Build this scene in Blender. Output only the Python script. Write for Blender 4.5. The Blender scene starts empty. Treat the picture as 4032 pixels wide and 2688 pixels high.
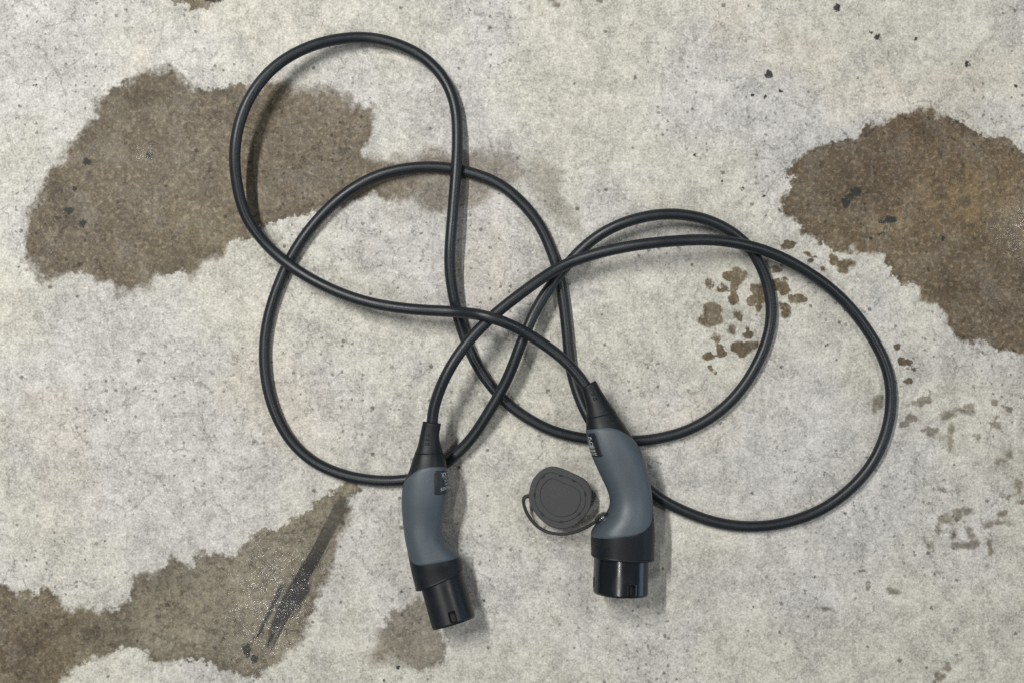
import bpy, math
import numpy as np
from mathutils import Vector, noise as mnoise

# ------------------------------------------------------------------ camera, world, lamps, exposure
scene = bpy.context.scene
COL = scene.collection
H = 1.40                      # height of the phone above the floor (m)
K = 1.129 / 2352.0            # metres on the floor per unit of the measuring grid
CX, CY = 1176.0, 784.0

cam_d = bpy.data.cameras.new('camera')
cam = bpy.data.objects.new('camera', cam_d); COL.objects.link(cam)
cam.location = (0, 0, H); cam.rotation_euler = (0, 0, 0)
cam_d.sensor_width = 36.0; cam_d.lens = 36.0 * H / 1.129
cam_d.clip_start = 0.05; cam_d.clip_end = 60
scene.camera = cam

world = bpy.data.worlds.new('World'); scene.world = world; world.use_nodes = True
bg = world.node_tree.nodes['Background']
bg.inputs[0].default_value = (0.94, 1.0, 1.05, 1); bg.inputs[1].default_value = 0.12

def lamp(name, loc, target, sx, sy, watts, col, spread=180):
    d = bpy.data.lights.new(name, 'AREA'); d.shape = 'RECTANGLE'; d.size = sx; d.size_y = sy
    d.energy = watts; d.color = col; d.spread = math.radians(spread)
    o = bpy.data.objects.new(name, d); COL.objects.link(o); o.location = loc
    if target: o.rotation_euler = (Vector(target) - Vector(loc)).to_track_quat('-Z', 'Y').to_euler()
    return o
# ceiling tubes of the garage and the daylight of its open side
lamp('ceiling_lamp_main', (-1.05, 1.10, 2.6), None, 0.07, 1.20, 106, (1.0, 0.982, 0.94))
lamp('ceiling_lamp_near', (-0.74, -0.88, 2.6), None, 0.07, 0.60, 15, (1.0, 0.98, 0.93))
lamp('ceiling_lamp_far', (1.65, 0.36, 2.6), None, 0.07, 0.80, 22, (1.0, 0.98, 0.94))
lamp('garage_door_daylight', (3.6, -0.6, 0.9), (0, 0, 0), 2.6, 1.2, 22, (0.50, 0.72, 1.0))

scene.view_settings.view_transform = 'Standard'; scene.view_settings.look = 'None'
scene.view_settings.gamma = 1.0; scene.view_settings.use_curve_mapping = False
scene.view_settings.exposure = 0.0
scene.render.engine = 'CYCLES'
scene.cycles.max_bounces = 6
scene.cycles.use_denoising = False

# ------------------------------------------------------------------ helpers
def P(px, py, z=0.0):
    """measuring grid (2352 wide) at height z -> metres"""
    f = (H - z) / H
    return np.array([(px - CX) * K * f, (CY - py) * K * f, z])
S = 2352.0 / 4032.0
def Q(px, py, z=0.0):
    return P(px * S, py * S, z)

def mesh_obj(name, verts, faces, mat, parent=None, smooth=True):
    me = bpy.data.meshes.new(name)
    me.from_pydata([tuple(map(float, v)) for v in verts], [], [tuple(map(int, f)) for f in faces])
    me.validate(); me.update()
    if smooth:
        me.polygons.foreach_set('use_smooth', np.ones(len(me.polygons), dtype=bool))
    me.materials.append(mat)
    o = bpy.data.objects.new(name, me); COL.objects.link(o)
    if parent is not None: o.parent = parent
    return o

def spline(pts, n):
    """Catmull-Rom through pts (any dimension), n samples per span, chord-length aware"""
    p = np.asarray(pts, float)
    t = np.concatenate([[0], np.cumsum(np.sqrt(np.linalg.norm(np.diff(p[:, :3], axis=0), axis=1)) + 1e-9)])
    m = np.zeros_like(p)
    m[1:-1] = (p[2:] - p[:-2]) / (t[2:] - t[:-2])[:, None]
    m[0] = (p[1] - p[0]) / (t[1] - t[0]); m[-1] = (p[-1] - p[-2]) / (t[-1] - t[-2])
    out = []
    for i in range(len(p) - 1):
        h = t[i + 1] - t[i]
        for u in np.linspace(0, 1, n, endpoint=False):
            a, b, c, d = 2*u**3-3*u**2+1, u**3-2*u**2+u, -2*u**3+3*u**2, u**3-u**2
            out.append(a*p[i] + b*h*m[i] + c*p[i+1] + d*h*m[i+1])
    out.append(p[-1])
    return np.array(out)

def resample(p, step):
    d = np.concatenate([[0], np.cumsum(np.linalg.norm(np.diff(p, axis=0), axis=1))])
    n = max(2, int(round(d[-1] / step)))
    s = np.linspace(0, d[-1], n + 1)
    return np.stack([np.interp(s, d, p[:, k]) for k in range(p.shape[1])], 1)

def smooth_path(p, it):
    p = p.copy()
    for _ in range(it):
        q = p.copy(); q[1:-1] = 0.25*p[:-2] + 0.5*p[1:-1] + 0.25*p[2:]; p = q
    return p

def tube(path, rad, seg=20, rz=None):
    """swept tube with parallel transport; rad may be scalar; rz = flat second radius"""
    path = np.asarray(path, float); n = len(path)
    T = np.gradient(path, axis=0); T /= np.linalg.norm(T, axis=1)[:, None]
    up = np.array([0, 0, 1.0]); N = up - T[0]*np.dot(up, T[0]); N /= np.linalg.norm(N)
    rad = np.broadcast_to(rad, (n,)); rz = rad if rz is None else np.broadcast_to(rz, (n,))
    V = []
    for i in range(n):
        N = N - T[i]*np.dot(N, T[i]); N /= np.linalg.norm(N); B = np.cross(T[i], N)
        for k in range(seg):
            a = 2*math.pi*k/seg
            V.append(path[i] + B*rad[i]*math.cos(a) + N*rz[i]*math.sin(a))
    F = []
    for i in range(n-1):
        for k in range(seg):
            k2 = (k+1) % seg
            F.append((i*seg+k, i*seg+k2, (i+1)*seg+k2, (i+1)*seg+k))
    F.append(tuple(range(seg-1, -1, -1))); F.append(tuple((n-1)*seg+k for k in range(seg)))
    return V, F

# ------------------------------------------------------------------ node helper
class NT:
    def __init__(self, name, dim='3D'):
        self.dim = dim; self.mat = bpy.data.materials.new(name); self.mat.use_nodes = True
        self.t = self.mat.node_tree; self.b = self.t.nodes['Principled BSDF']
    def link(self, a, b): self.t.links.new(a, b)
    def put(self, sock, v):
        if hasattr(v, 'links') or isinstance(v, bpy.types.NodeSocket): self.link(v, sock)
        else: sock.default_value = v
    def node(self, kind): return self.t.nodes.new(kind)
    def coord(self):
        return self.node('ShaderNodeTexCoord').outputs['Object']
    def math(self, op, a, b=0.0, c=None, clamp=False):
        n = self.node('ShaderNodeMath'); n.operation = op; n.use_clamp = clamp
        self.put(n.inputs[0], a); self.put(n.inputs[1], b)
        if c is not None: self.put(n.inputs[2], c)
        return n.outputs[0]
    def noise(self, vec, scale, detail=3, rough=0.55, dist=0.0, out='Fac'):
        n = self.node('ShaderNodeTexNoise'); n.noise_dimensions = self.dim; self.link(vec, n.inputs['Vector'])
        n.inputs['Scale'].default_value = scale; n.inputs['Detail'].default_value = detail
        n.inputs['Roughness'].default_value = rough; n.inputs['Distortion'].default_value = dist
        return n.outputs[out]
    def voro(self, vec, scale, feature='F1', out='Distance', rand=1.0):
        n = self.node('ShaderNodeTexVoronoi'); n.voronoi_dimensions = self.dim; n.feature = feature; self.link(vec, n.inputs['Vector'])
        n.inputs['Scale'].default_value = scale; n.inputs['Randomness'].default_value = rand
        return n if out is None else n.outputs[out]
    def rng(self, v, a, b, c=0.0, d=1.0, smooth=True):
        n = self.node('ShaderNodeMapRange'); n.interpolation_type = 'SMOOTHSTEP' if smooth else 'LINEAR'
        self.put(n.inputs['Value'], v)
        for k, x in zip(('From Min', 'From Max', 'To Min', 'To Max'), (a, b, c, d)): self.put(n.inputs[k], x)
        return n.outputs['Result']
    def mix(self, f, a, b, mode='MIX'):
        n = self.node('ShaderNodeMix'); n.data_type = 'RGBA'; n.blend_type = mode; n.clamp_factor = True
        self.put(n.inputs['Factor'], f)
        for s, v in ((n.inputs['A'], a), (n.inputs['B'], b)): pass
        ia = [i for i in n.inputs if i.name == 'A' and i.type == 'RGBA'][0]
        ib = [i for i in n.inputs if i.name == 'B' and i.type == 'RGBA'][0]
        self.put(ia, a if not isinstance(a, tuple) else (*a, 1)); self.put(ib, b if not isinstance(b, tuple) else (*b, 1))
        return [o for o in n.outputs if o.type == 'RGBA'][0]
    def grey(self, v):
        n = self.node('ShaderNodeCombineColor')
        for i in range(3): self.put(n.inputs[i], v)
        return n.outputs[0]
    def attr(self, name):
        n = self.node('ShaderNodeAttribute'); n.attribute_name = name
        return n.outputs['Fac']
    def vadd(self, a, b):
        n = self.node('ShaderNodeVectorMath'); n.operation = 'ADD'; self.put(n.inputs[0], a); self.put(n.inputs[1], b)
        return n.outputs[0]
    def vscale(self, a, s):
        n = self.node('ShaderNodeVectorMath'); n.operation = 'SCALE'; self.put(n.inputs[0], a); self.put(n.inputs['Scale'], s)
        return n.outputs[0]
    def mapping(self, vec, scale=(1, 1, 1), rot=0.0):
        n = self.node('ShaderNodeMapping'); self.link(vec, n.inputs['Vector'])
        n.vector_type = 'TEXTURE'      # rotate first, then scale: frequencies along / across the turned axis
        n.inputs['Scale'].default_value = tuple(1.0/x for x in scale); n.inputs['Rotation'].default_value = (0, 0, rot)
        return n.outputs[0]
    def bump(self, h, dist, strength=1.0, normal=None):
        n = self.node('ShaderNodeBump'); self.put(n.inputs['Height'], h)
        n.inputs['Distance'].default_value = dist; self.put(n.inputs['Strength'], strength)
        if normal is not None: self.link(normal, n.inputs['Normal'])
        return n.outputs[0]

def plastic(name, col, rough, dust=0.06, grain=0.0, grain_scale=900, coat=0.0, spec=0.5, dustcol=(0.30, 0.28, 0.24)):
    m = NT(name); c = m.coord()
    n1 = m.noise(c, 35, 4, 0.6); n2 = m.noise(c, 420, 3, 0.6)
    d = m.math('MULTIPLY', m.rng(n1, 0.45, 0.75), m.rng(n2, 0.45, 0.72))
    d = m.math('MULTIPLY', d, dust, clamp=True)
    colr = m.mix(d, col, dustcol)
    m.put(m.b.inputs['Base Color'], colr)
    m.put(m.b.inputs['Roughness'], m.math('ADD', m.rng(n1, 0.3, 0.7, -0.05, 0.06), rough))
    m.b.inputs['Specular IOR Level'].default_value = spec
    if coat: m.b.inputs['Coat Weight'].default_value = coat
    if grain:
        m.put(m.b.inputs['Normal'], m.bump(m.noise(c, grain_scale, 2, 0.5), grain))
    return m.mat

# ------------------------------------------------------------------ floor stains: traced shapes in metres
def world_poly(pts): return np.array([P(x, y)[:2] for x, y in pts])

A = [(220,230),(240,220),(262,198),(300,180),(345,166),(385,162),(410,175),(435,185),(445,205),(465,195),(505,200),(550,190),(600,200),(640,190),(690,205),(740,205),(784,206),(805,225),(814,240),(840,240),(854,250),(866,280),(849,320),(834,345),(850,365),(884,368),(920,362),(959,355),(1009,345),(1050,350),(1094,347),(1154,346),(1184,370),(1210,372),(1240,395),(1225,425),(1184,420),(1150,430),(1120,455),(1104,465),(1064,485),(1004,480),(974,485),(949,457),(884,465),(849,447),(809,465),(784,480),(710,480),(670,495),(635,505),(590,540),(540,552),(500,585),(460,610),(440,630),(380,625),(350,635),(345,660),(330,665),(300,670),(270,675),(255,650),(225,650),(200,620),(170,635),(140,640),(100,645),(80,620),(55,590),(52,550),(65,500),(90,450),(105,400),(115,380),(150,355),(165,325),(200,290),(220,265)]
A3 = [(1184,372),(1234,352),(1264,370),(1284,400),(1276,430),(1300,465),(1334,520),(1340,555),(1310,540),(1270,500),(1240,470),(1215,440),(1180,415)]
B = [(2113,245),(2083,255),(2033,275),(1993,290),(1968,315),(1938,320),(1908,332),(1878,325),(1858,335),(1838,370),(1813,395),(1818,425),(1798,450),(1798,485),(1828,505),(1838,540),(1868,545),(1898,565),(1918,580),(1963,570),(1993,590),(2028,590),(2033,615),(2073,645),(2113,660),(2118,695),(2153,695),(2178,725),(2183,770),(2213,784),(2258,784),(2278,800),(2318,810),(2352,825),(2480,850),(2580,700),(2570,450),(2450,350),(2352,345),(2333,340),(2308,310),(2268,310),(2223,290),(2178,275),(2143,255)]
C = [(828,1100),(832,1125),(808,1150),(799,1167),(787,1213),(779,1254),(753,1325),(728,1387),(712,1422),(692,1461),(656,1502),(620,1535),(587,1556),(550,1549),(505,1534),(465,1514),(415,1524),(360,1519),(325,1489),(280,1484),(260,1504),(240,1509),(200,1524),(165,1534),(145,1568),(120,1640),(-50,1700),(-150,1600),(-100,1330),(0,1346),(30,1359),(65,1349),(90,1364),(105,1341),(125,1359),(160,1399),(190,1391),(230,1399),(270,1399),(300,1374),(295,1344),(320,1311),(350,1319),(375,1304),(400,1279),(435,1294),(450,1269),(480,1276),(530,1274),(555,1249),(605,1219),(650,1204),(690,1184),(720,1154),(760,1124),(795,1105)]
D = [((1400+x/3.92)*S, (2300+y/3.92)*S) for x, y in [(780,250),(980,230),(1200,300),(1300,800),(1400,900),(1400,1150),(1330,1250),(1150,1290),(1000,1300),(900,1230),(760,1200),(700,1220),(600,1150),(450,1150),(330,1130),(270,1080),(380,900),(330,840),(420,720),(540,580),(580,400),(680,370)]]
E = [((600+x/5.88)*S, (y/5.88)*S) for x, y in [(510,0),(560,60),(620,70),(700,80),(850,150),(880,230),(1080,235),(1300,210),(1340,140),(1500,110),(1600,60),(1750,0),(1600,-300),(700,-300)]]
OIL = [((800+x/2.279)*S, (2000+y/2.279)*S) for x, y in [(1215,-90),(1310,-90),(1290,0),(1215,140),(1120,320),(1060,430),(990,560),(950,640),(960,740),(900,820),(820,940),(740,1040),(670,1160),(600,1270),(560,1280),(560,1210),(590,1100),(620,990),(650,880),(700,790),(770,680),(830,580),(900,480),(980,380),(1050,220),(1140,60)]]
OIL2 = [((800+x/2.279)*S, (2000+y/2.279)*S) for x, y in [(690,700),(712,705),(640,880),(570,1000),(500,1140),(480,1130),(560,960),(620,850)]]
c7 = lambda L: [(1568+.5*x, .5*y, .5*a, .5*b) for x, y, a, b in L]
c8 = lambda L: [(1568+.5*x, 784+.5*y, .5*a, .5*b) for x, y, a, b in L]
c4 = lambda L: [(.5*x, .5*y, .5*a, .5*b) for x, y, a, b in L]
SPOTS = c7([(250,1270,45,50),(190,1330,25,30),(130,1320,20,30),(330,1330,30,30),(455,1310,35,35),(440,1240,25,20),(230,1380,25,22),(130,1420,50,60),(350,1410,35,50),(535,1370,40,25),(475,1420,35,25),(90,1475,25,20),(130,1490,15,20),(255,1450,12,15),(220,1510,20,20),(295,1540,30,25),(155,1555,20,15),(580,1175,30,22),(640,1235,20,15),(740,1220,50,25),(700,1190,25,20),(490,1120,25,15)]) \
  + c8([(275,40,50,40),(185,45,20,25),(125,65,20,12),(140,130,15,20),(985,30,15,15),(1015,95,25,15),(1065,120,18,10),(1045,180,20,15)])
SPOTS2 = c8([(1090,280,50,30),(1140,240,15,15),(1060,355,30,25),(1010,380,20,20),(1130,400,40,25),(1230,420,20,40),(1180,430,15,15),(1220,340,30,20),(1290,320,35,15),(1310,300,20,12),(1355,440,15,18),(1400,450,12,10),(1440,380,25,15),(1450,340,15,15),(1500,320,18,12),(1430,280,15,12),(1490,380,12,10),(905,285,15,25),(880,300,10,30),
  (1500,515,15,15),(1460,550,20,12),(1550,660,25,30),(1480,710,30,20),(1540,735,25,12),(1270,685,12,10),(1200,675,25,15),(1140,745,15,12),(1260,790,50,40),(1175,880,15,40),(1240,885,20,20),(1320,890,20,35),(1300,935,60,25),(1410,930,20,35),(1140,940,30,20),(1420,835,40,20),(1500,840,8,20),(1110,910,15,15),(1475,790,18,12),(825,1055,25,15),(960,1145,30,22),(935,950,12,20),(1045,1045,12,15),(640,1220,30,15),(855,1120,8,15),(1165,1535,25,25),(1220,1500,15,12)]) \
  + [((2100+x/7.84)*S, y/7.84*S, a/7.84*S, b/7.84*S) for x, y, a, b in [(530,10,90,40),(720,150,100,50),(1400,60,90,80),(2070,30,60,30)]]
SPECKS = c7([(895,172,16,14),(868,150,6,6),(712,35,16,18),(1075,175,9,8),(1305,295,14,14),(395,342,18,18),(1530,398,9,7),(275,868,14,8),(325,437,7,7),(380,445,8,7),(450,420,8,8),(800,360,6,6),(385,993,7,7),(180,835,7,7),(60,715,8,8),(375,903,6,6),
   (750,930,20,22),(775,900,20,14),(800,880,28,20),(955,1010,30,16),(915,1016,18,10),(915,1076,16,8),(1195,1095,10,10),(865,1098,8,8)]) \
  + c4([(683,715,16,16),(380,1025,18,18),(318,965,26,16),(400,745,16,18),(345,870,10,10),(165,395,8,5)]) \
  + [(((800+390/2.279)*S), ((2000+1270/2.279)*S), 10, 16), (((800+460/2.279)*S), ((2000+1345/2.279)*S), 9, 9)] \
  + [((600+1380/5.88)*S, 0, 15, 4)] + [((1400+x/3.92)*S, (2300+y/3.92)*S, r/3.92*S, r/3.92*S) for x, y, r in [(660,1265,32),(665,1100,18),(433,1472,14),(2305,210,14),(1985,237,22)]] \
  + c8([(663,14,7,7),(648,604,5,5),(325,1220,10,5),(605,1080,9,8),(1140,1220,6,6)])

rs = np.random.RandomState(7)
def broken(L, n, lo, hi):
    """each drip mark is a handful of small uneven dashes"""
    out = []
    for x, y, a, b in L:
        for j in range(n):
            t = rs.uniform(0, 2*math.pi); q = 0 if j == 0 else rs.uniform(.45, 1.05); g = rs.uniform(lo, hi)*(1.15 if j == 0 else 1)
            out.append((x+a*q*math.cos(t), y+b*q*math.sin(t), max(2.2, a*g*rs.uniform(.7, 1.3)), max(2.2, b*g*rs.uniform(.7, 1.3))))
    return out
SPOTS = broken(SPOTS, 4, .44, .74); SPOTS2 = broken(SPOTS2, 3, .44, .72)

def sdf_poly(X, Y, poly):
    d = np.full(X.shape, 1e9, np.float32); ins = np.zeros(X.shape, bool)
    n = len(poly)
    for i in range(n):
        ax, ay = poly[i]; bx, by = poly[(i+1) % n]
        ex, ey = bx-ax, by-ay
        px, py = X-ax, Y-ay
        t = np.clip((px*ex+py*ey)/(ex*ex+ey*ey+1e-12), 0, 1)
        d = np.minimum(d, (px-ex*t)**2 + (py-ey*t)**2)
        if ay != by:
            c = ((ay > Y) != (by > Y)) & (X < ex*(Y-ay)/(by-ay)+ax)
            ins ^= c
    d = np.sqrt(d)
    return np.where(ins, -d, d)

def sdf_ellipses(X, Y, L):
    d = np.full(X.shape, 1.0, np.float32)
    for x, y, a, b in L:
        c = P(x, y); a *= K; b *= K
        q = np.sqrt(((X-c[0])/a)**2 + ((Y-c[1])/b)**2)
        d = np.minimum(d, (q-1)*min(a, b)*1.0)
    return d

def build_floor():
    def axis(half, fine):
        core = np.arange(-half, half+1e-6, fine)
        out = half + np.array([0.02, 0.05, 0.1, 0.2, 0.4, 0.8, 1.4, 2.0])
        return np.concatenate([-out[::-1], core, out])
    xs = axis(0.66, 0.0018); ys = axis(0.47, 0.0018)
    X, Y = np.meshgrid(xs, ys); nx, ny = len(xs), len(ys)
    X = X.astype(np.float32); Y = Y.astype(np.float32)
    V = np.zeros((nx*ny, 3), np.float32); V[:, 0] = X.ravel(); V[:, 1] = Y.ravel()
    i = np.arange(ny-1)[:, None]*nx + np.arange(nx-1)[None, :]
    F = np.stack([i, i+1, i+1+nx, i+nx], -1).reshape(-1, 4)
    me = bpy.data.meshes.new('floor')
    me.vertices.add(len(V)); me.vertices.foreach_set('co', V.ravel())
    me.loops.add(F.size); me.loops.foreach_set('vertex_index', F.ravel().astype(np.int32))
    me.polygons.add(len(F)); me.polygons.foreach_set('loop_start', np.arange(0, F.size, 4, dtype=np.int32))
    me.update(calc_edges=True); me.validate()
    # soaked patches: signed distance, tint (0 grey .. 0.5 brown .. 1 rust brown), strength
    items = [(sdf_poly(X, Y, world_poly(A)), .5, 1.0), (sdf_poly(X, Y, world_poly(A3)), .35, .45), (sdf_poly(X, Y, world_poly(B)), 1.0, 1.0),
             (sdf_poly(X, Y, world_poly(C)), 0.0, 1.0), (sdf_poly(X, Y, world_poly(D)), .42, .80), (sdf_poly(X, Y, world_poly(E)), .6, .95),
             (sdf_ellipses(X, Y, SPOTS), .85, .98), (sdf_ellipses(X, Y, SPOTS2), .6, .74)]
    d = np.stack([t[0] for t in items]); k = d.argmin(0)
    sd = d.min(0); tint = np.array([t[1] for t in items], np.float32)[k]; stg = np.array([t[2] for t in items], np.float32)[k]
    gx, gy = X/K+CX, CY-Y/K
    tint = np.where(k == 3, np.clip((290-gx)/140, 0, 1)*0.62, tint)                      # C turns browner where the old spill is
    stg = np.where((k == 0), 1.0-0.28*np.clip((gx-850)/200, 0, 1), stg)
    tan = np.exp(-(((gx-2200)/110)**2+((gy-450)/60)**2)) + .7*np.exp(-(((gx-2050)/60)**2+((gy-520)/25)**2))
    wetgloss = np.maximum.reduce([np.exp(-(((gx-628)/85)**2+((gy-1395)/120)**2)*.8), np.exp(-(((gx-2355)/60)**2+((gy-530)/55)**2)*.8),
                                  0.30*np.exp(-(((gx-335)/30)**2+((gy-357)/22)**2)), 0.03*(k == 2)])
    softn = np.select([k == 0, k == 1, k == 2, k == 3, k == 4], [.0026+.0075*np.exp(-(((gx-850)/150)**2+((gy-290)/90)**2))+.004*(gx > 950), .012, .0018, .0026, .0044], .0009)
    oil = np.minimum(sdf_poly(X, Y, world_poly(OIL)), sdf_poly(X, Y, world_poly(OIL2)))
    trail = np.exp(-((sdf_poly(X, Y, world_poly([(828,1100),(838,1040),(862,985),(880,930),(884,932),(868,988),(848,1042),(838,1100)])).clip(0)/0.006)**2))
    deep = sum(np.exp(-(((gx-x)/a)**2+((gy-y)/b)**2)) for x, y, a, b in
               [(270,225,60,45),(200,330,45,60),(130,430,40,70),(165,490,45,45),(330,200,60,30),(110,590,50,40),(470,600,60,35),(600,250,70,40),(230,1440,80,50),(50,1500,60,90),(360,1330,60,30),(2000,420,90,60),(2110,300,90,40),(2200,640,90,70)]).clip(0, 1)
    oilst = 0.62+0.38*np.clip((gy-1180)/120, 0, 1)
    spk = sdf_ellipses(X, Y, SPECKS)
    for nm, arr in (('soak', sd), ('tint', tint), ('soak_strength', stg), ('tan_area', tan), ('wet_gloss', wetgloss), ('oil', oil), ('trail', trail), ('speck', spk), ('softness', softn), ('deep', deep), ('oil_strength', oilst), ('ragged', np.where(k >= 6, 0.38, 1.0))):
        at = me.attributes.new(nm, 'FLOAT', 'POINT'); at.data.foreach_set('value', np.ascontiguousarray(arr, np.float32).ravel())
    o = bpy.data.objects.new('floor', me); COL.objects.link(o)
    me.materials.append(concrete()); o['kind'] = 'structure'
    return o

def concrete():
    m = NT('stained_concrete', '2D'); c = m.coord()
    warp = m.vscale(m.noise(c, 45, 3, 0.6, out='Color'), 0.02)
    cw = m.vadd(c, warp)
    # --- dry concrete
    big = m.noise(c, 3.2, 4, 0.6); mid = m.noise(c, 17, 5, 0.62); pat = m.noise(cw, 60, 4, 0.65)
    fine = m.noise(c, 190, 4, 0.7); grain = m.noise(c, 430, 3, 0.65)
    col = m.mix(m.rng(big, 0.40, 0.62), (0.440, 0.430, 0.380), (0.425, 0.416, 0.398))
    col = m.mix(m.math('MULTIPLY', m.rng(m.noise(c, 5.3, 3, 0.5), 0.58, 0.72), 0.35), col, (0.47, 0.42, 0.345))
    br = m.math('ADD', m.rng(mid, 0.25, 0.75, 0.86, 1.12), m.rng(pat, 0.30, 0.70, -0.13, 0.12))
    br = m.math('ADD', br, m.rng(fine, 0.34, 0.66, -0.15, 0.15, False))
    br = m.math('ADD', br, m.rng(grain, 0.34, 0.66, -0.18, 0.18, False))
    # small grey blotches
    blot = m.math('MULTIPLY', m.rng(m.noise(c, 95, 3, 0.6), 0.60, 0.74), m.rng(m.noise(c, 9, 3, 0.5), 0.45, 0.65))
    br = m.math('MULTIPLY', br, m.math('SUBTRACT', 1.0, m.math('MULTIPLY', blot, 0.26)))
    # hairline crazing
    cc = m.vadd(c, m.vscale(m.noise(c, 70, 4, 0.65, out='Color'), 0.022))
    e1 = m.voro(cc, 24, 'DISTANCE_TO_EDGE')
    cr = m.math('MULTIPLY', m.rng(e1, 0.032, 0.004), m.rng(m.noise(c, 6.5, 3, 0.55), 0.41, 0.55))
    cr = m.math('MULTIPLY', cr, m.rng(m.noise(c, 55, 2, 0.5), 0.35, 0.6))
    br = m.math('MULTIPLY', br, m.math('SUBTRACT', 1.0, m.math('MULTIPLY', cr, 0.29)))
    # sand grains: dark and white
    def dots(scale, thr, rmax, off):
        n = m.voro(m.vadd(m.vadd(c, off), m.vscale(m.noise(c, 420, 2, 0.5, out='Color'), 0.0034)), scale, out=None)
        s = m.node('ShaderNodeSeparateColor'); m.link(n.outputs['Color'], s.inputs[0])
        sel = m.rng(s.outputs[0], thr, 1.0, 0.0, 1.0, False)
        rad = m.math('MULTIPLY', sel, rmax)
        return m.rng(m.math('SUBTRACT', n.outputs['Distance'], rad), 0.02, -0.03), s.outputs[1]
    dk, _ = dots(92, 0.42, 0.17, (0.13, 0.71, 0)); dk2, r2 = dots(31, 0.68, 0.075, (1.7, .3, 0))
    wh, _ = dots(120, 0.55, 0.17, (3.1, 2.2, 0))
    dens = m.rng(m.noise(c, 7, 3, 0.5), 0.38, 0.64, 0.15, 0.85)
    dks = m.math('MAXIMUM', m.math('MULTIPLY', dk, dens), dk2)
    # --- scratches, pale
    sc = m.noise(m.mapping(c, (14, 260, 1), 0.9), 1.0, 2, 0.5); sc2 = m.noise(m.mapping(c, (260, 12, 1), 0.35), 1.0, 2, 0.5)
    scr = m.math('MULTIPLY', m.math('MAXIMUM', m.rng(sc, 0.76, 0.80), m.rng(sc2, 0.765, 0.80)), 0.35)
    col = m.mix(1.0, col, m.grey(br), 'MULTIPLY')
    col = m.mix(scr, col, (0.62, 0.60, 0.54))
    col = m.mix(m.math('MULTIPLY', wh, 0.5), col, (0.66, 0.64, 0.57))
    col = m.mix(m.math('MULTIPLY', dks, 0.72), col, (0.060, 0.056, 0.050))
    # --- soaked patches
    ed = m.math('ADD', m.math('MULTIPLY', m.math('SUBTRACT', m.noise(c, 120, 4, 0.65), 0.5), 0.017),
                m.math('MULTIPLY', m.math('SUBTRACT', m.noise(c, 38, 4, 0.62), 0.5), 0.026))
    sd = m.math('ADD', m.attr('soak'), m.math('MULTIPLY', ed, m.attr('ragged')))
    soft = m.math('MULTIPLY', m.attr('softness'), m.rng(m.noise(c, 11, 2, 0.5), 0.36, 0.64, 0.7, 2.6))
    wet = m.rng(sd, soft, m.math('MULTIPLY', soft, -1.0))
    wet = m.math('MULTIPLY', wet, m.attr('soak_strength'))
    wet = m.math('MULTIPLY', wet, m.rng(m.noise(c, 26, 5, 0.65), 0.28, 0.68, 0.90, 1.06), clamp=True)
    tint = m.attr('tint')
    grey_w, brown_w, rust_w = (0.395, 0.365, 0.300), (0.305, 0.259, 0.193), (0.268, 0.200, 0.132)
    tcol = m.mix(m.rng(tint, 0.0, 0.5, smooth=False), grey_w, brown_w)
    tcol = m.mix(m.rng(tint, 0.5, 1.0, smooth=False), tcol, rust_w)
    tcol = m.mix(m.math('MULTIPLY', m.rng(m.noise(c, 14, 4, 0.6), 0.50, 0.70), 0.18), tcol, (0.36, 0.33, 0.275))
    tcol = m.mix(m.math('MULTIPLY', m.attr('tan_area'), m.rng(m.noise(c, 48, 4, 0.65), 0.34, 0.60)), tcol, (0.53, 0.385, 0.225))
    tcol = m.mix(m.math('MULTIPLY', m.rng(m.noise(c, 130, 3, 0.6), 0.50, 0.60), 0.55), tcol, (0.19, 0.155, 0.115))
    tcol = m.mix(m.math('MULTIPLY', m.rng(m.noise(c, 200, 3, 0.6), 0.53, 0.63), 0.46), tcol, (0.60, 0.52, 0.40))
    tcol = m.mix(m.math('MULTIPLY', m.rng(m.noise(c, 8.5, 5, 0.7), 0.46, 0.60), 0.42), tcol, m.mix(1.0, tcol, (0.60, 0.57, 0.53), 'MULTIPLY'))
    dp = m.math('MULTIPLY', m.attr('deep'), m.rng(m.noise(c, 32, 4, 0.65), 0.36, 0.60, 0.25, 0.85))
    tcol = m.mix(dp, tcol, m.mix(1.0, tcol, (0.60, 0.58, 0.58), 'MULTIPLY'))
    wcol = m.mix(1.0, col, tcol, 'MULTIPLY')
    # dark hairlines inside the soaked patches
    e2 = m.voro(m.vadd(c, m.vscale(m.noise(c, 60, 3, 0.6, out='Color'), 0.03)), 26, 'DISTANCE_TO_EDGE')
    hl = m.math('MULTIPLY', m.rng(e2, 0.035, 0.008), m.rng(m.noise(c, 30, 2, 0.5), 0.50, 0.62))
    wcol = m.mix(m.math('MULTIPLY', hl, 0.55), wcol, (0.03, 0.026, 0.02))
    # tide line just inside the rim
    rim = m.math('MULTIPLY', m.math('MULTIPLY', m.rng(sd, -0.011, -0.003), m.rng(sd, 0.004, -0.001)), m.rng(m.noise(c, 13, 3, 0.6), 0.42, 0.58))
    wcol = m.mix(m.math('MULTIPLY', rim, 0.38), wcol, (0.045, 0.036, 0.027))
    col = m.mix(wet, col, wcol)
    # faint haze of drips around the patches
    halo = m.math('MULTIPLY', m.rng(m.attr('soak'), 0.045, 0.0), m.rng(m.noise(c, 95, 4, 0.65), 0.58, 0.70))
    halo = m.math('MULTIPLY', halo, m.rng(m.noise(c, 10, 2, 0.5), 0.45, 0.6))
    col = m.mix(m.math('MULTIPLY', halo, 0.42), col, (0.14, 0.12, 0.09))
    # trail, black oil, embedded dark chips
    col = m.mix(m.math('MULTIPLY', m.attr('trail'), 0.22), col, (0.12, 0.11, 0.095))
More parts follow.
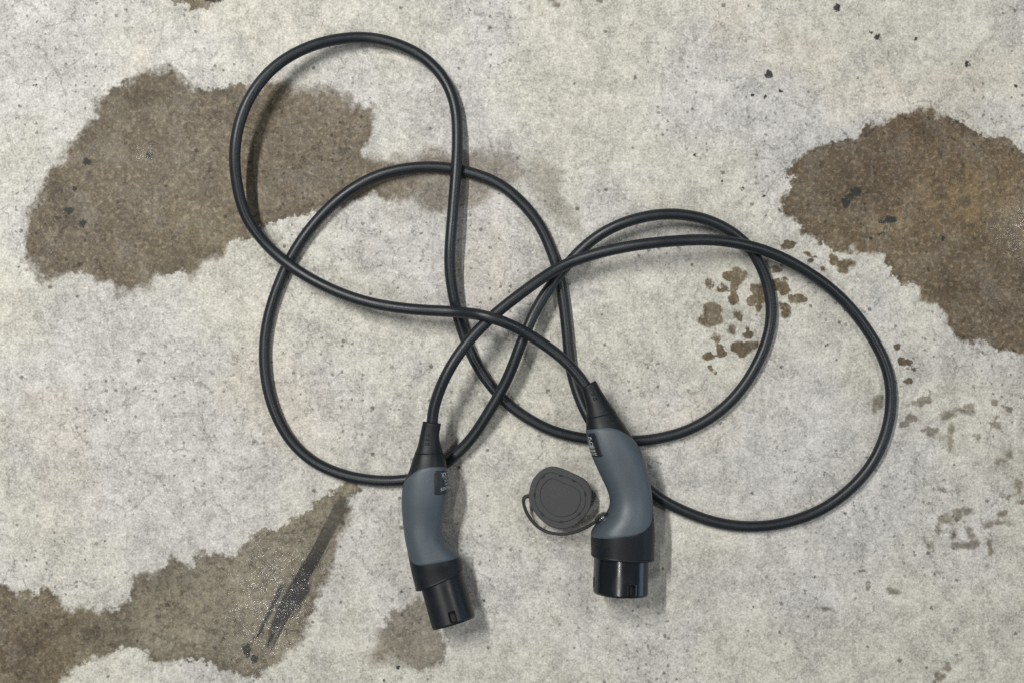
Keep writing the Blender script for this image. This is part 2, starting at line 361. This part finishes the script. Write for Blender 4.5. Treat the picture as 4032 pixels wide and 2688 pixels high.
    oiln = m.math('ADD', m.attr('oil'), m.math('MULTIPLY', m.math('SUBTRACT', m.noise(m.mapping(c, (9, 190, 1), math.radians(63)), 1.0, 4, 0.6), 0.5), 0.017))
    oil = m.math('MULTIPLY', m.rng(oiln, 0.0030, -0.0022), m.attr('oil_strength'))
    oil = m.math('MULTIPLY', oil, m.rng(fine, 0.3, 0.55, 0.90, 1.0))
    col = m.mix(oil, col, (0.016, 0.015, 0.014))
    spn = m.math('ADD', m.attr('speck'), m.math('MULTIPLY', m.math('SUBTRACT', m.noise(c, 260, 3, 0.6), 0.5), 0.0085))
    spk = m.math('MULTIPLY', m.rng(spn, 0.0008, -0.0010), 0.95)
    col = m.mix(spk, col, (0.020, 0.022, 0.021))
    m.put(m.b.inputs['Base Color'], col)
    # --- gloss and relief
    gl = m.attr('wet_gloss')
    glw = m.math('MULTIPLY', gl, m.math('MAXIMUM', wet, oil), clamp=True)
    ro = m.math('SUBTRACT', 0.86, m.math('MULTIPLY', wet, 0.22))
    ro = m.math('SUBTRACT', ro, m.math('MULTIPLY', glw, 0.20))
    ro = m.math('SUBTRACT', ro, m.math('MULTIPLY', wh, 0.12))
    m.put(m.b.inputs['Roughness'], m.math('MAXIMUM', ro, 0.16))
    m.put(m.b.inputs['Specular IOR Level'], m.math('ADD', 0.25, m.math('MULTIPLY', glw, 0.15)))
    film = m.noise(c, 250, 2, 0.6)
    m.put(m.b.inputs['Coat Weight'], m.math('MULTIPLY', glw, m.rng(m.noise(c, 70, 3, 0.6), 0.38, 0.55, 0.15, 1.0)))
    m.b.inputs['Coat Roughness'].default_value = 0.13
    m.put(m.b.inputs['Coat Normal'], m.bump(film, 0.0013, 1.0))
    h = m.math('ADD', m.math('MULTIPLY', fine, 0.7), m.math('MULTIPLY', grain, 0.55))
    h = m.math('SUBTRACT', h, m.math('MULTIPLY', dks, 0.5)); h = m.math('SUBTRACT', h, m.math('MULTIPLY', cr, 0.5))
    h = m.math('SUBTRACT', h, m.math('MULTIPLY', spk, 0.4))
    m.put(m.b.inputs['Normal'], m.bump(h, 0.0007, 0.75))
    return m.mat

floor = build_floor()

# ------------------------------------------------------------------ materials of the cable
M_cord = plastic('cord_rubber', (0.0095, 0.0125, 0.0165), 0.38, dust=0.06, spec=0.38, grain=0.00012, grain_scale=1500)
M_house = plastic('black_housing_plastic', (0.0065, 0.0085, 0.0110), 0.46, dust=0.05, spec=0.26, grain=0.00010, grain_scale=1300)
M_sleeve = plastic('black_sleeve_plastic', (0.0060, 0.0080, 0.0105), 0.38, dust=0.04, spec=0.34)
M_gloss = plastic('glossy_sleeve_plastic', (0.006, 0.0078, 0.0105), 0.23, dust=0.03)
M_grip = plastic('blue_grey_soft_grip', (0.050, 0.067, 0.082), 0.47, dust=0.05, grain=0.00014, grain_scale=1700)
M_label = plastic('label_black', (0.008, 0.011, 0.016), 0.42, dust=0.04)
M_print = plastic('label_print', (0.48, 0.51, 0.51), 0.5, dust=0.1, dustcol=(0.2, 0.2, 0.2))
M_cap = plastic('cap_rubber', (0.056, 0.0575, 0.060), 0.85, dust=0.10, grain=0.00012, grain_scale=1200, spec=0.25)
M_strap = plastic('strap_rubber', (0.028, 0.028, 0.029), 0.7, dust=0.08, spec=0.3)
M_matte_black = plastic('carrier_and_slot_shade', (0.006, 0.006, 0.007), 0.7, dust=0.0)  # black of the contact carrier, also the painted shade of the cap's recesses
mm = NT('nickel_metal'); mm.b.inputs['Base Color'].default_value = (0.62, 0.60, 0.56, 1); mm.b.inputs['Metallic'].default_value = 1; mm.b.inputs['Roughness'].default_value = 0.22
M_metal = mm.mat

root = bpy.data.objects.new('charging_cable', None); COL.objects.link(root)
root.empty_display_size = 0.05
root['label'] = 'black electric car charging cable with two blue grey gripped plugs looped on stained concrete'
root['category'] = 'charging cable'

# ------------------------------------------------------------------ cord: (grid x, grid y, height mm)
CORD = [(996,1010,44),(991,968,46),(997,930,49),(1010,890,52),(1035,840,54),(1075,785,51),(1130,728,46),(1200,672,41),(1290,612,34),(1370,583,36),(1460,562,40),(1550,552,41),(1640,551,38),(1720,565,32),(1800,593,24),(1880,642,15),(1950,704,9),(2005,778,6.3),(2038,850,6),(2047,920,6),(2036,990,6),(2006,1060,6),(1956,1120,6),(1890,1168,6),(1810,1198,6),(1730,1208,6),(1650,1200,6.2),(1580,1178,7),(1520,1147,9),
 (1478,1112,13),(1430,1062,18),(1385,1010,18.5),(1350,955,14),(1326,900,9),(1309,840,6.5),(1301,760,6),(1293,680,6),(1281,618,6),(1262,566,6),(1235,510,6.5),(1190,455,7),(1140,417,7),(1060,391,6),(1000,383,6.5),(930,388,8),(860,408,9),(790,449,9),(730,505,8),(680,570,7),(645,640,6),(618,720,6),(607,800,6),(612,880,6),(633,950,6),(670,1013,6),(720,1060,6),(780,1088,6),(850,1102,6),(920,1103,6),
 (980,1090,6),(1030,1059,8),(1080,1010,13),(1126,940,20),(1150,900,22),(1170,860,25),(1196,790,29),(1230,712,26),(1272,646,20),(1318,591,20),(1370,545,24),(1440,508,27),(1520,491,27),(1590,497,25),(1650,516,22),(1710,557,18),(1748,612,12),(1769,680,7.5),(1769,750,6.2),(1747,822,6),(1706,890,6),(1650,948,6),(1580,990,6),(1500,1010,6),(1440,1014,6),(1385,1012,6),(1330,1004,6),(1262,985,6),(1195,948,6),(1145,905,6),(1095,836,7),(1062,762,10),(1043,690,17),(1034,620,21),(1035,560,23),(1041,480,21),(1049,390,18.8),(1051,330,15),(1045,252,11),(1020,182,9),(977,132,9),(920,102,11),(850,87,13),(780,90,17),(710,108,23),(640,146,30),(585,205,36),(552,275,39),(538,350,38),(543,420,33),(562,490,26),(602,550,20),(657,603,18.5),(722,646,23),(800,681,28),(880,703,32),(960,712,34),(1040,715,36),(1120,726,57),(1190,752,48),(1250,790,46),(1300,832,46),(1333,870,46),(1356,905,46),(1375,940,45)]
CORD = [(x, y, 55 if (x, y) == (1120, 726) else z) for x, y, z in CORD]
R_CORD = 0.0061
path = spline([P(x, y, z/1000) for x, y, z in CORD], 14)
path = resample(path, 0.003); path = smooth_path(path, 26)
for i in range(len(path)):                # a used cable never lies in perfect arcs
    q = i*0.003; path[i, :2] += 0.0016*np.array([mnoise.noise(Vector((q*11, 3.1, 0))), mnoise.noise(Vector((q*11, 9.7, 0)))])
cv, cf = tube(path, R_CORD, 20)
cord = mesh_obj('cord', cv, cf, M_cord, root)

# ------------------------------------------------------------------ plugs
class Loft:
    """smooth body through stations (inner point, outer point, centre height, half height)"""
    def __init__(self, st, n=2.35):
        rows = []
        for (ix, iy), (ox, oy), zc, hh in st:
            I = Q(ix, iy, zc); O = Q(ox, oy, zc)
            rows.append(np.concatenate([(I+O)/2, (O-I)/2, [hh]]))
        self.d = spline(np.array(rows), 16); self.n = n; self.N = len(st)-1
    def frame(self, s):
        u = np.clip(s, 0, self.N)*16; i = int(min(math.floor(u), len(self.d)-2)); f = u-i
        return self.d[i]*(1-f)+self.d[i+1]*f
    def at(self, s, phi, off=0.0):
        r = self.frame(s); c, v, hh = r[:3], r[3:6], r[6]
        w = np.linalg.norm(v); d = v/w
        e = 2.0/self.n; ca, sa = math.cos(phi), math.sin(phi)
        x = math.copysign(abs(ca)**e, ca)*(w+off); z = math.copysign(abs(sa)**e, sa)*(hh+off)
        return c + d*x + np.array([0, 0, z])

def loft_mesh(L, s0, s1, ns, nphi, off=0.0):
    V = [L.at(s, 2*math.pi*k/nphi, off) for s in np.linspace(s0, s1, ns) for k in range(nphi)]
    F = [(i*nphi+k, i*nphi+(k+1) % nphi, (i+1)*nphi+(k+1) % nphi, (i+1)*nphi+k) for i in range(ns-1) for k in range(nphi)]
    F.append(tuple(range(nphi-1, -1, -1))); F.append(tuple((ns-1)*nphi+k for k in range(nphi)))
    return V, F

def grip_mesh(L, fs0, fs1, off=0.0009, nphi=96, ns=60):
    """soft overmould: every angle has its own start and end along the body, edges roll into the housing"""
    V = []; 
    for k in range(nphi):
        phi = 2*math.pi*k/nphi; a = phi if phi <= math.pi else 2*math.pi-phi      # 0 outer .. pi inner
        t = a/math.pi; s0, s1 = fs0(t), fs1(t)
        for j in range(ns):
            q = j/(ns-1); s = s0+(s1-s0)*q
            e = min(q, 1-q)*(ns-1)
            o = off*min(1.0, math.sqrt(max(0, min(1, e/2.0)))) if e > 0 else -0.0008
            V.append(L.at(s, phi, o))
    F = [(k*ns+j, ((k+1) % nphi)*ns+j, ((k+1) % nphi)*ns+j+1, k*ns+j+1) for k in range(nphi) for j in range(ns-1)]
    return V, F

def fn(pairs):
    xs, ys = zip(*pairs)
    def f(t):
        # smooth interpolation
        return float(np.mean([np.interp(np.clip(t+dt, 0, 1), xs, ys) for dt in np.linspace(-.05, .05, 7)]))
    return f

def sleeve_mesh(c0, c1, side, r, flat=0.84, slots=(), wall=0.0028, nphi=72, na=26, bevel=0.0012):
    """open tube from c0 to c1, one flattened side (towards +side); slots = (phi0, phi1, a0, a1) cut through the wall"""
    ax = c1-c0; Ln = np.linalg.norm(ax); ax /= Ln
    side = side-ax*np.dot(side, ax); side /= np.linalg.norm(side); up = np.cross(ax, side)
    if up[2] < 0: up = -up
    ph = list(np.linspace(0, 2*math.pi, nphi, endpoint=False)); al = list(np.linspace(0, 1, na))
    for p0, p1, a0, a1 in slots: ph += [p0, p1]; al += [a0, a1]
    ph = sorted(set(round(x, 6) for x in ph)); al = sorted(set(round(x, 6) for x in al))
    NP, NA = len(ph), len(al)
    def pt(p, a, rr):
        x = min(rr*math.cos(p), flat*r-(r-rr)); y = rr*math.sin(p)
        return c0+ax*a*Ln+side*x+up*y
    V = []; 
    for lay in range(2):
        for a in al:
            rr = r if lay == 0 else r-wall
            if lay == 0 and a > 1-bevel/Ln: rr -= bevel*0.7
            for p in ph: V.append(pt(p, a, rr))
    def idx(l, i, k): return l*NA*NP+i*NP+(k % NP)
    hole = lambda i, k: any(p0-1e-5 <= ph[k] and (ph[(k+1) % NP] if k+1 < NP else 7) <= p1+1e-5 and a0-1e-5 <= al[i] and al[i+1] <= a1+1e-5 for p0, p1, a0, a1 in slots)
    F = []
    hs = set((i, k) for i in range(NA-1) for k in range(NP) if hole(i, k))
    for i in range(NA-1):
        for k in range(NP):
            if (i, k) in hs:
                for (di, dk, e) in ((0, -1, ((i, k), (i+1, k))), (0, 1, ((i, k+1), (i+1, k+1))), (-1, 0, ((i, k), (i, k+1))), (1, 0, ((i+1, k), (i+1, k+1)))):
                    if ((i+di), (k+dk) % NP) not in hs:
                        (a, b), (c, d) = e
                        F.append((idx(0, a, b), idx(0, c, d), idx(1, c, d), idx(1, a, b)))
                continue
            F.append((idx(0, i, k), idx(0, i, k+1), idx(0, i+1, k+1), idx(0, i+1, k)))
            F.append((idx(1, i, k), idx(1, i+1, k), idx(1, i+1, k+1), idx(1, i, k+1)))
    for k in range(NP):
        F.append((idx(0, NA-1, k), idx(0, NA-1, k+1), idx(1, NA-1, k+1), idx(1, NA-1, k)))
        F.append((idx(0, 0, k), idx(1, 0, k), idx(1, 0, k+1), idx(0, 0, k+1)))
    return V, F, (ax, side, up, Ln)

def label_patch(L, s0, s1, p0, p1, off, ns=22, npz=22, corner=0.18, skew=0.0):
    V = []; F = []
    for lay, o in ((0, off-0.0006), (1, off)):
        for i in range(ns):
            for k in range(npz):
                a, b = i/(ns-1)*2-1, k/(npz-1)*2-1
                # rounded rectangle
                lim = 1-corner
                ea = max(0, abs(a)-lim)/corner; eb = max(0, abs(b)-lim)/corner
                if ea > 0 and eb > 0:
                    r = math.hypot(ea, eb); q = max(ea, eb)/r if r > 0 else 1
                    a = math.copysign(lim+ea*q*corner, a); b = math.copysign(lim+eb*q*corner, b)
                V.append(L.at(s0+(s1-s0)*(a+1)/2+skew*(b+1)/2, p0+(p1-p0)*(b+1)/2, o))
    n = ns*npz
    for i in range(ns-1):
        for k in range(npz-1):
            q = i*npz+k
            F.append((n+q, n+q+1, n+q+npz+1, n+q+npz)); F.append((q, q+npz, q+npz+1, q+1))
    ring = [k for k in range(npz)]+[i*npz+npz-1 for i in range(1, ns)]+[(ns-1)*npz+k for k in range(npz-2, -1, -1)]+[i*npz for i in range(ns-2, 0, -1)]
    for j in range(len(ring)):
        a, b = ring[j], ring[(j+1) % len(ring)]; F.append((a, b, n+b, n+a))
    return V, F

def text_mesh(txt, size, mapf, mat, parent, name='lettering'):
    """letters as thin raised print, laid on a surface by mapf(u, v)"""
    cu = bpy.data.curves.new('letters', 'FONT'); cu.body = txt; cu.size = size; cu.align_x = 'LEFT'; cu.resolution_u = 3
    ob = bpy.data.objects.new('letters', cu); COL.objects.link(ob)
    dg = bpy.context.evaluated_depsgraph_get(); dg.update()
    me = ob.evaluated_get(dg).to_mesh()
    vs = [tuple(v.co) for v in me.vertices]; fs = [tuple(p.vertices) for p in me.polygons]
    bpy.data.objects.remove(ob)
    return mesh_obj(name, [mapf(v[0], v[1]) for v in vs], fs, mat, parent, smooth=False)

def insert_with_pins(ax, side, up, c0, Ln, r, parent, male):
    """contact carrier inside the sleeve with its seven contacts"""
    dep = 0.30; n = 40
    ring = lambda rr, a: [c0+ax*Ln*a+side*min(rr*math.cos(2*math.pi*k/n), rr*.86)+up*rr*math.sin(2*math.pi*k/n) for k in range(n)]
    rr = r-0.0055
    V = ring(rr, 0.02)+ring(rr, 0.955)
    F = [(k, (k+1) % n, n+(k+1) % n, n+k) for k in range(n)]+[tuple(range(n-1, -1, -1)), tuple(range(n, 2*n))]
    mesh_obj('contact_carrier', V, F, M_matte_black, parent, smooth=False)
    spots = [(0.0, 0.0, .16), (-.02, .52, .16), (-.02, -.52, .16), (-.5, .28, .16), (-.5, -.28, .16), (.46, .28, .1), (.46, -.28, .1)]
    for x, y, q in spots:
        cc = c0+side*x*rr+up*y*rr
        a0, a1 = (0.955, 0.985)
        m_ = 16; q *= rr
        V = [cc+ax*Ln*a+side*q*f*math.cos(2*math.pi*k/m_)+up*q*f*math.sin(2*math.pi*k/m_) for a, f in ((a0, 1), (a1-.02, 1), (a1, .8)) for k in range(m_)]
        F = [(j*m_+k, j*m_+(k+1) % m_, (j+1)*m_+(k+1) % m_, (j+1)*m_+k) for j in range(2) for k in range(m_)]+[tuple(range(2*m_, 3*m_))]
        mesh_obj('contact', V, F, M_metal, parent)

def make_plug(st, s_boot, s_grip0, s_grip1, sleeve_pts, sl_z, sl_r, slots, sl_mat, label, texts, emboss, skew=0.0):
    L = Loft(st)
    V, F = loft_mesh(L, s_boot, L.N, 120, 72)
    plug = mesh_obj('plug', V, F, M_house, root)
    V, F = loft_mesh(L, 0, s_boot+0.02, 24, 48, 0.0005)
    mesh_obj('cable_boot', V, F, M_house, plug)
    V, F = grip_mesh(L, s_grip0, s_grip1)
    mesh_obj('grip', V, F, M_grip, plug)
    # collar lip round the nose
    r = L.frame(L.N); c, v, hh = r[:3], r[3:6], r[6]
    w = np.linalg.norm(v); d = v/w
    (I0, O0), (I1, O1) = sleeve_pts
    c0 = (Q(*I0, sl_z[0])+Q(*O0, sl_z[0]))/2; c1 = (Q(*I1, sl_z[1])+Q(*O1, sl_z[1]))/2
    ax = (c1-c0)/np.linalg.norm(c1-c0)
    side = Q(*O0, sl_z[0])-Q(*I0, sl_z[0])
    ring = []
    prof = [(-0.0020, -0.0002), (-0.0016, 0.0003), (0.0003, 0.0003), (0.0010, -0.0003), (0.0010, -0.006)]
    n = 72; e = 2.0/L.n
    V = []
    for a, o in prof:
        for k in range(n):
            p = 2*math.pi*k/n
            V.append(c+ax*a+d*math.copysign(abs(math.cos(p))**e, math.cos(p))*(w+o)+np.array([0, 0, 1])*math.copysign(abs(math.sin(p))**e, math.sin(p))*(hh+o))
    F = [(i*n+k, i*n+(k+1) % n, (i+1)*n+(k+1) % n, (i+1)*n+k) for i in range(len(prof)-1) for k in range(n)]
    mesh_obj('collar_lip', V, F, M_house, plug)
    V, F, (ax, sd, up, Ln) = sleeve_mesh(c0-ax*0.006, c1, side, sl_r, slots=slots)
    mesh_obj('sleeve', V, F, sl_mat, plug)
    insert_with_pins(ax, sd, up, c0, Ln-0.006, sl_r, plug, True)
    # label plate and print
    s0, s1, p0, p1 = label
    V, F = label_patch(L, s0, s1, p0, p1, 0.0013, skew=skew)
    plate = mesh_obj('label_plate', V, F, M_label, plug)
    for txt, size, fmap in texts:
        text_mesh(txt, size, lambda u, v, fm=fmap: L.at(*fm(u, v), 0.00150), M_print, plug)
    for s, p in emboss:
        V = []; F = []
        for i in range(7):
            for k in range(9):
                a, b = i/6*2-1, k/8*2-1
                V.append(L.at(s+a*0.09, p+b*0.14, 0.0005+0.0006*max(0, 1-max(a*a, b*b)**2)))
        F = [(i*9+k, i*9+k+1, (i+1)*9+k+1, (i+1)*9+k) for i in range(6) for k in range(8)]
        mesh_obj('boot_rib', V, F, M_house, plug)
    return plug, L

def zlin(n, a, b): return [a+(b-a)*i/(n-1) for i in range(n)]

# plug lying left: outer side to image left (plain male plug)
o1 = [(1667,1658),(1657,1705),(1645,1758),(1627,1800),(1612,1848),(1594,1890),(1586,1940),(1585,1985),(1587,2020),(1591,2065),(1597,2110),(1604,2160),(1612,2205),(1617,2232),(1627,2275),(1638,2318)]
i1 = [(1735,1667),(1728,1715),(1735,1758),(1748,1790),(1756,1815),(1759,1855),(1764,1905),(1760,1950),(1752,2000),(1742,2048),(1737,2098),(1760,2135),(1792,2165),(1812,2196),(1818,2215),(1822,2237)]
z1 = [46,45.5,45,44,43,42,41,40,38.5,37,36,34.5,33,32,31,30.5]
h1 = [9,9.5,12,16,19,21,22,22,21.5,21,21.5,23,24.5,25.5,25.8,25.8]
st1 = [(i, o, z/1000, h/1000) for i, o, z, h in zip(i1, o1, z1, h1)]
gs0 = fn([(0, 5.3), (.10, 5.0), (.25, 4.35), (.4, 3.9), (.55, 3.95), (.75, 4.25), (1, 4.55)])
gs1 = fn([(0, 9.6), (.08, 10.3), (.14, 11.2), (.20, 12.0), (.28, 12.5), (.40, 12.68), (.65, 12.72), (1, 12.8)])
plugA, LA = make_plug(st1, 2.6, gs0, gs1, (((1818,2254),(1652,2312)), ((1868,2424),(1699,2482))), (0.0305, 0.036), 0.0252,
    [(1.60, 1.90, 0.74, 0.94)], M_sleeve, (4.55, 6.50, 1.95, 2.98),
    [('MENNEKES', 0.55, lambda u, v: (6.05+v*0.72, 3.35-u*0.40)), ('16 A  480 V', 0.42, lambda u, v: (5.78+v*0.55, 3.05-u*0.26)),
     ('IP 44 IEC', 0.40, lambda u, v: (5.54+v*0.55, 2.95-u*0.30)), ('Typ 2', 0.40, lambda u, v: (5.30+v*0.55, 2.75-u*0.30)), ('XX', 0.62, lambda u, v: (4.92+v*0.80, 2.75-u*0.45))],
    [(1.0, 1.45), (1.35, 1.45), (1.7, 1.47)], skew=0.35)

# plug lying right: outer side to image right (glossy female connector)
i2 = [(2290,1526),(2300,1560),(2311,1610),(2309,1650),(2308,1685),(2315,1725),(2328,1780),(2350,1832),(2373,1882),(2392,1922),(2404,1965),(2398,2005),(2370,2043),(2343,2072),(2328,2106),(2328,2180)]
o2 = [(2344,1498),(2366,1537),(2398,1585),(2425,1622),(2455,1665),(2484,1711),(2512,1760),(2533,1810),(2549,1866),(2560,1922),(2566,1965),(2571,2012),(2574,2046),(2576,2072),(2577,2104),(2574,2196)]
z2 = [46,46.5,47,47,47,47,47,46.5,46,45,44,43,41.5,40,39,38]
h2 = [9,9.5,12,15.5,19,21.5,22.5,22.5,22,22,23,26,30,32.5,34,34]
st2 = [(i, o, z/1000, h/1000) for i, o, z, h in zip(i2, o2, z2, h2)]
hs0 = fn([(0, 5.6), (.10, 5.3), (.22, 4.75), (.35, 4.25), (.5, 3.95), (.7, 3.95), (1, 4.05)])
hs1 = fn([(0, 8.8), (.07, 9.6), (.14, 10.8), (.20, 11.9), (.28, 12.9), (.40, 13.6), (.6, 14.0), (1, 14.1)])
plugB, LB = make_plug(st2, 2.9, hs0, hs1, (((2342,2182),(2564,2196)), ((2340,2326),(2558,2338))), (0.038, 0.038), 0.0312,
    [(1.22, 1.45, 0.70, 0.94), (2.96, 3.2, 0.62, 0.86)], M_gloss, (4.45, 6.25, 2.12, 2.98),
    [('e2', 0.62, lambda u, v: (4.80+v*0.75, 2.45+u*0.50)), ('CE', 0.62, lambda u, v: (5.18+v*0.75, 2.45+u*0.48)),
     ('IIIIIIII', 0.5, lambda u, v: (5.48+v*0.50, 2.42+u*0.50)), ('IIIIIIII', 0.5, lambda u, v: (5.72+v*0.50, 2.42+u*0.50)), ('20 A 480', 0.5, lambda u, v: (5.96+v*0.55, 2.40+u*0.33))],
    [(1.0, 1.6), (1.4, 1.6)])
plugB['label'] = 'plug with larger glossy black round nose'

# ------------------------------------------------------------------ rubber dust cap with its strap
def R3(x, y): return ((2020+x/4.355), (1780+y/4.355))
ZC = 0.024
cap_out = [(690,240),(800,262),(900,300),(1000,345),(1100,390),(1200,440),(1280,510),(1330,600),(1355,700),(1350,800),(1330,920),(1290,1020),(1220,1110),(1130,1200),(1030,1265),(900,1305),(780,1310),(680,1285),(580,1230),(470,1140),(380,1040),(320,950),(285,850),(270,740),(285,650),(310,540),(350,450),(420,370),(500,300),(590,255)]
g1 = [(700,350),(820,395),(940,435),(1050,480),(1150,545),(1220,640),(1250,740),(1250,860),(1215,960),(1140,1060),(1040,1135),(930,1180),(820,1195),(720,1185),(620,1145),(520,1070),(440,980),(395,880),(375,760),(385,650),(420,540),(480,440),(560,370),(630,350)]
g2 = [(680,450),(790,490),(900,545),(1000,575),(1090,620),(1140,680),(1160,750),(1155,860),(1120,960),(1050,1040),(960,1085),(860,1105),(760,1095),(670,1055),(580,980),(510,890),(480,800),(470,700),(485,620),(540,540),(600,475)]
cen = Q(*R3(815, 790), ZC)
def polar(pts, n=120):
    w = np.array([Q(*R3(*p), ZC)[:2] for p in pts])-cen[:2]
    w = np.vstack([w[-3:], w, w[:3]])
    w = spline(np.column_stack([w, np.zeros(len(w))]), 8)[:, :2]
    a = np.arctan2(w[:, 1], w[:, 0]); r = np.hypot(w[:, 0], w[:, 1]); o = np.argsort(a); a, r = a[o], r[o]
    th = np.linspace(-math.pi, math.pi, n, endpoint=False)
    rr = np.interp(th, a, r, period=2*math.pi)
    for _ in range(3): rr = .25*np.roll(rr, 1)+.5*rr+.25*np.roll(rr, -1)
    return th, rr
th, ro = polar(cap_out); _, ra = polar(g1); _, rb = polar(g2)
G = 0.0005
rings = [(ro*0.80, 0.0005), (ro*0.86, 0.0), (ro*0.90, 0.0015), (ro*0.90, ZC-0.0045), (ro-0.0008, ZC-0.0040), (ro, ZC-0.0032), (ro, ZC-0.0008), (ro-0.0010, ZC), (ro-0.0016, ZC),
         (ra+G+.0006, ZC), (ra+G, ZC), (ra+G*.6, ZC-0.0012), (ra-G*.6, ZC-0.0012), (ra-G, ZC), (ra-G-.0006, ZC), (rb+G+.0006, ZC), (rb+G, ZC), (rb+G*.6, ZC-0.0012), (rb-G*.6, ZC-0.0012), (rb-G, ZC), (rb-G-.0006, ZC), (rb*.5, ZC+0.0001), (rb*.05, ZC+0.0003)]
V = []; n = len(th)
for rr, z in rings:
    for k in range(n): V.append((cen[0]+rr[k]*math.cos(th[k]), cen[1]+rr[k]*math.sin(th[k]), z))
F = [(i*n+k, i*n+(k+1) % n, (i+1)*n+(k+1) % n, (i+1)*n+k) for i in range(len(rings)-1) for k in range(n)]
F.append(tuple((len(rings)-1)*n+k for k in range(n))); F.append(tuple(range(n-1, -1, -1)))
cap = mesh_obj('dust_cap', V, F, M_cap, root)
cap['label'] = 'round dark grey rubber dust cap with flattened side'
for x, y in [(520,410),(820,395),(1040,488),(1240,710),(1135,1055),(825,1190),(500,1060),(370,725)]:
    p = Q(*R3(x, y), ZC); a = math.atan2(p[1]-cen[1], p[0]-cen[0])+math.pi/2
    ux, uy = math.cos(a), math.sin(a); V = []
    for z in (ZC-0.001, ZC+0.00025):
        for sx, sy in ((-1, -1), (1, -1), (1, 1), (-1, 1)):
            V.append((p[0]+ux*sx*.0019-uy*sy*.0011, p[1]+uy*sx*.0019+ux*sy*.0011, z))
    sl = mesh_obj('slot_shade', V, [(0,1,5,4),(1,2,6,5),(2,3,7,6),(3,0,4,7),(4,5,6,7)], M_matte_black, cap, smooth=False)  # raised black block, its colour stands in for the shade inside a recess
strap_px = [(330,745,21),(270,745,22),(215,752,22),(178,790,21.5),(180,860,21),(205,960,20),(262,1080,18),(342,1190,17),(445,1285,17),(565,1352,18),(700,1388,20),(850,1400,23),(1000,1380,26),(1150,1330,31),(1300,1258,38),(1410,1190,44),(1450,1165,46)]
sp = spline([Q(*R3(x, y), z/1000) for x, y, z in strap_px], 10)
sp = smooth_path(resample(sp, 0.0015), 4)
tt = np.linspace(0, 1, len(sp))
V, F = tube(sp, np.interp(tt, [0, .12, .3, 1], [.0026, .0018, .0018, .0017]), 14, rz=np.interp(tt, [0, .5, 1], [.0016, .0019, .0024]))
mesh_obj('strap', V, F, M_strap, cap)
# eyelet ring at the strap's end, with a metal rivet through it
ec = Q(*R3(1522, 1115), 0.050)
e_u = Q(*R3(1600, 1050), 0.054)-Q(*R3(1440, 1185), 0.047); e_u /= np.linalg.norm(e_u)
e_v = np.cross(np.array([0.55, -0.45, 0.7]), e_u); e_v /= np.linalg.norm(e_v)
ringp = np.array([ec+e_u*0.0070*math.cos(a)+e_v*0.0054*math.sin(a) for a in np.linspace(0, 2*math.pi, 49)])
V, F = tube(ringp, 0.0018, 12); mesh_obj('eyelet', V, F[:-2], M_strap, cap)
V, F = tube(np.array([ec+e_u*0.0052*math.cos(a)+e_v*0.0037*math.sin(a)+np.array([0, 0, .0006]) for a in np.linspace(0, 2*math.pi, 41)]), 0.0011, 10)
mesh_obj('eyelet_rim', V, F[:-2], M_metal, cap)
e_n = np.cross(e_u, e_v); e_n *= np.sign(e_n[2])
V = [ec+e_u*.0046*f*math.cos(2*math.pi*k/20)+e_v*.0033*f*math.sin(2*math.pi*k/20)+e_n*z for f, z in ((1, -.004), (1, .0004), (.85, .0018), (.6, .0027), (.3, .0032), (.08, .0033)) for k in range(20)]
F = [(i*20+k, i*20+(k+1) % 20, (i+1)*20+(k+1) % 20, (i+1)*20+k) for i in range(5) for k in range(20)]+[tuple(100+k for k in range(20))]
mesh_obj('rivet', V, F, M_metal, cap)
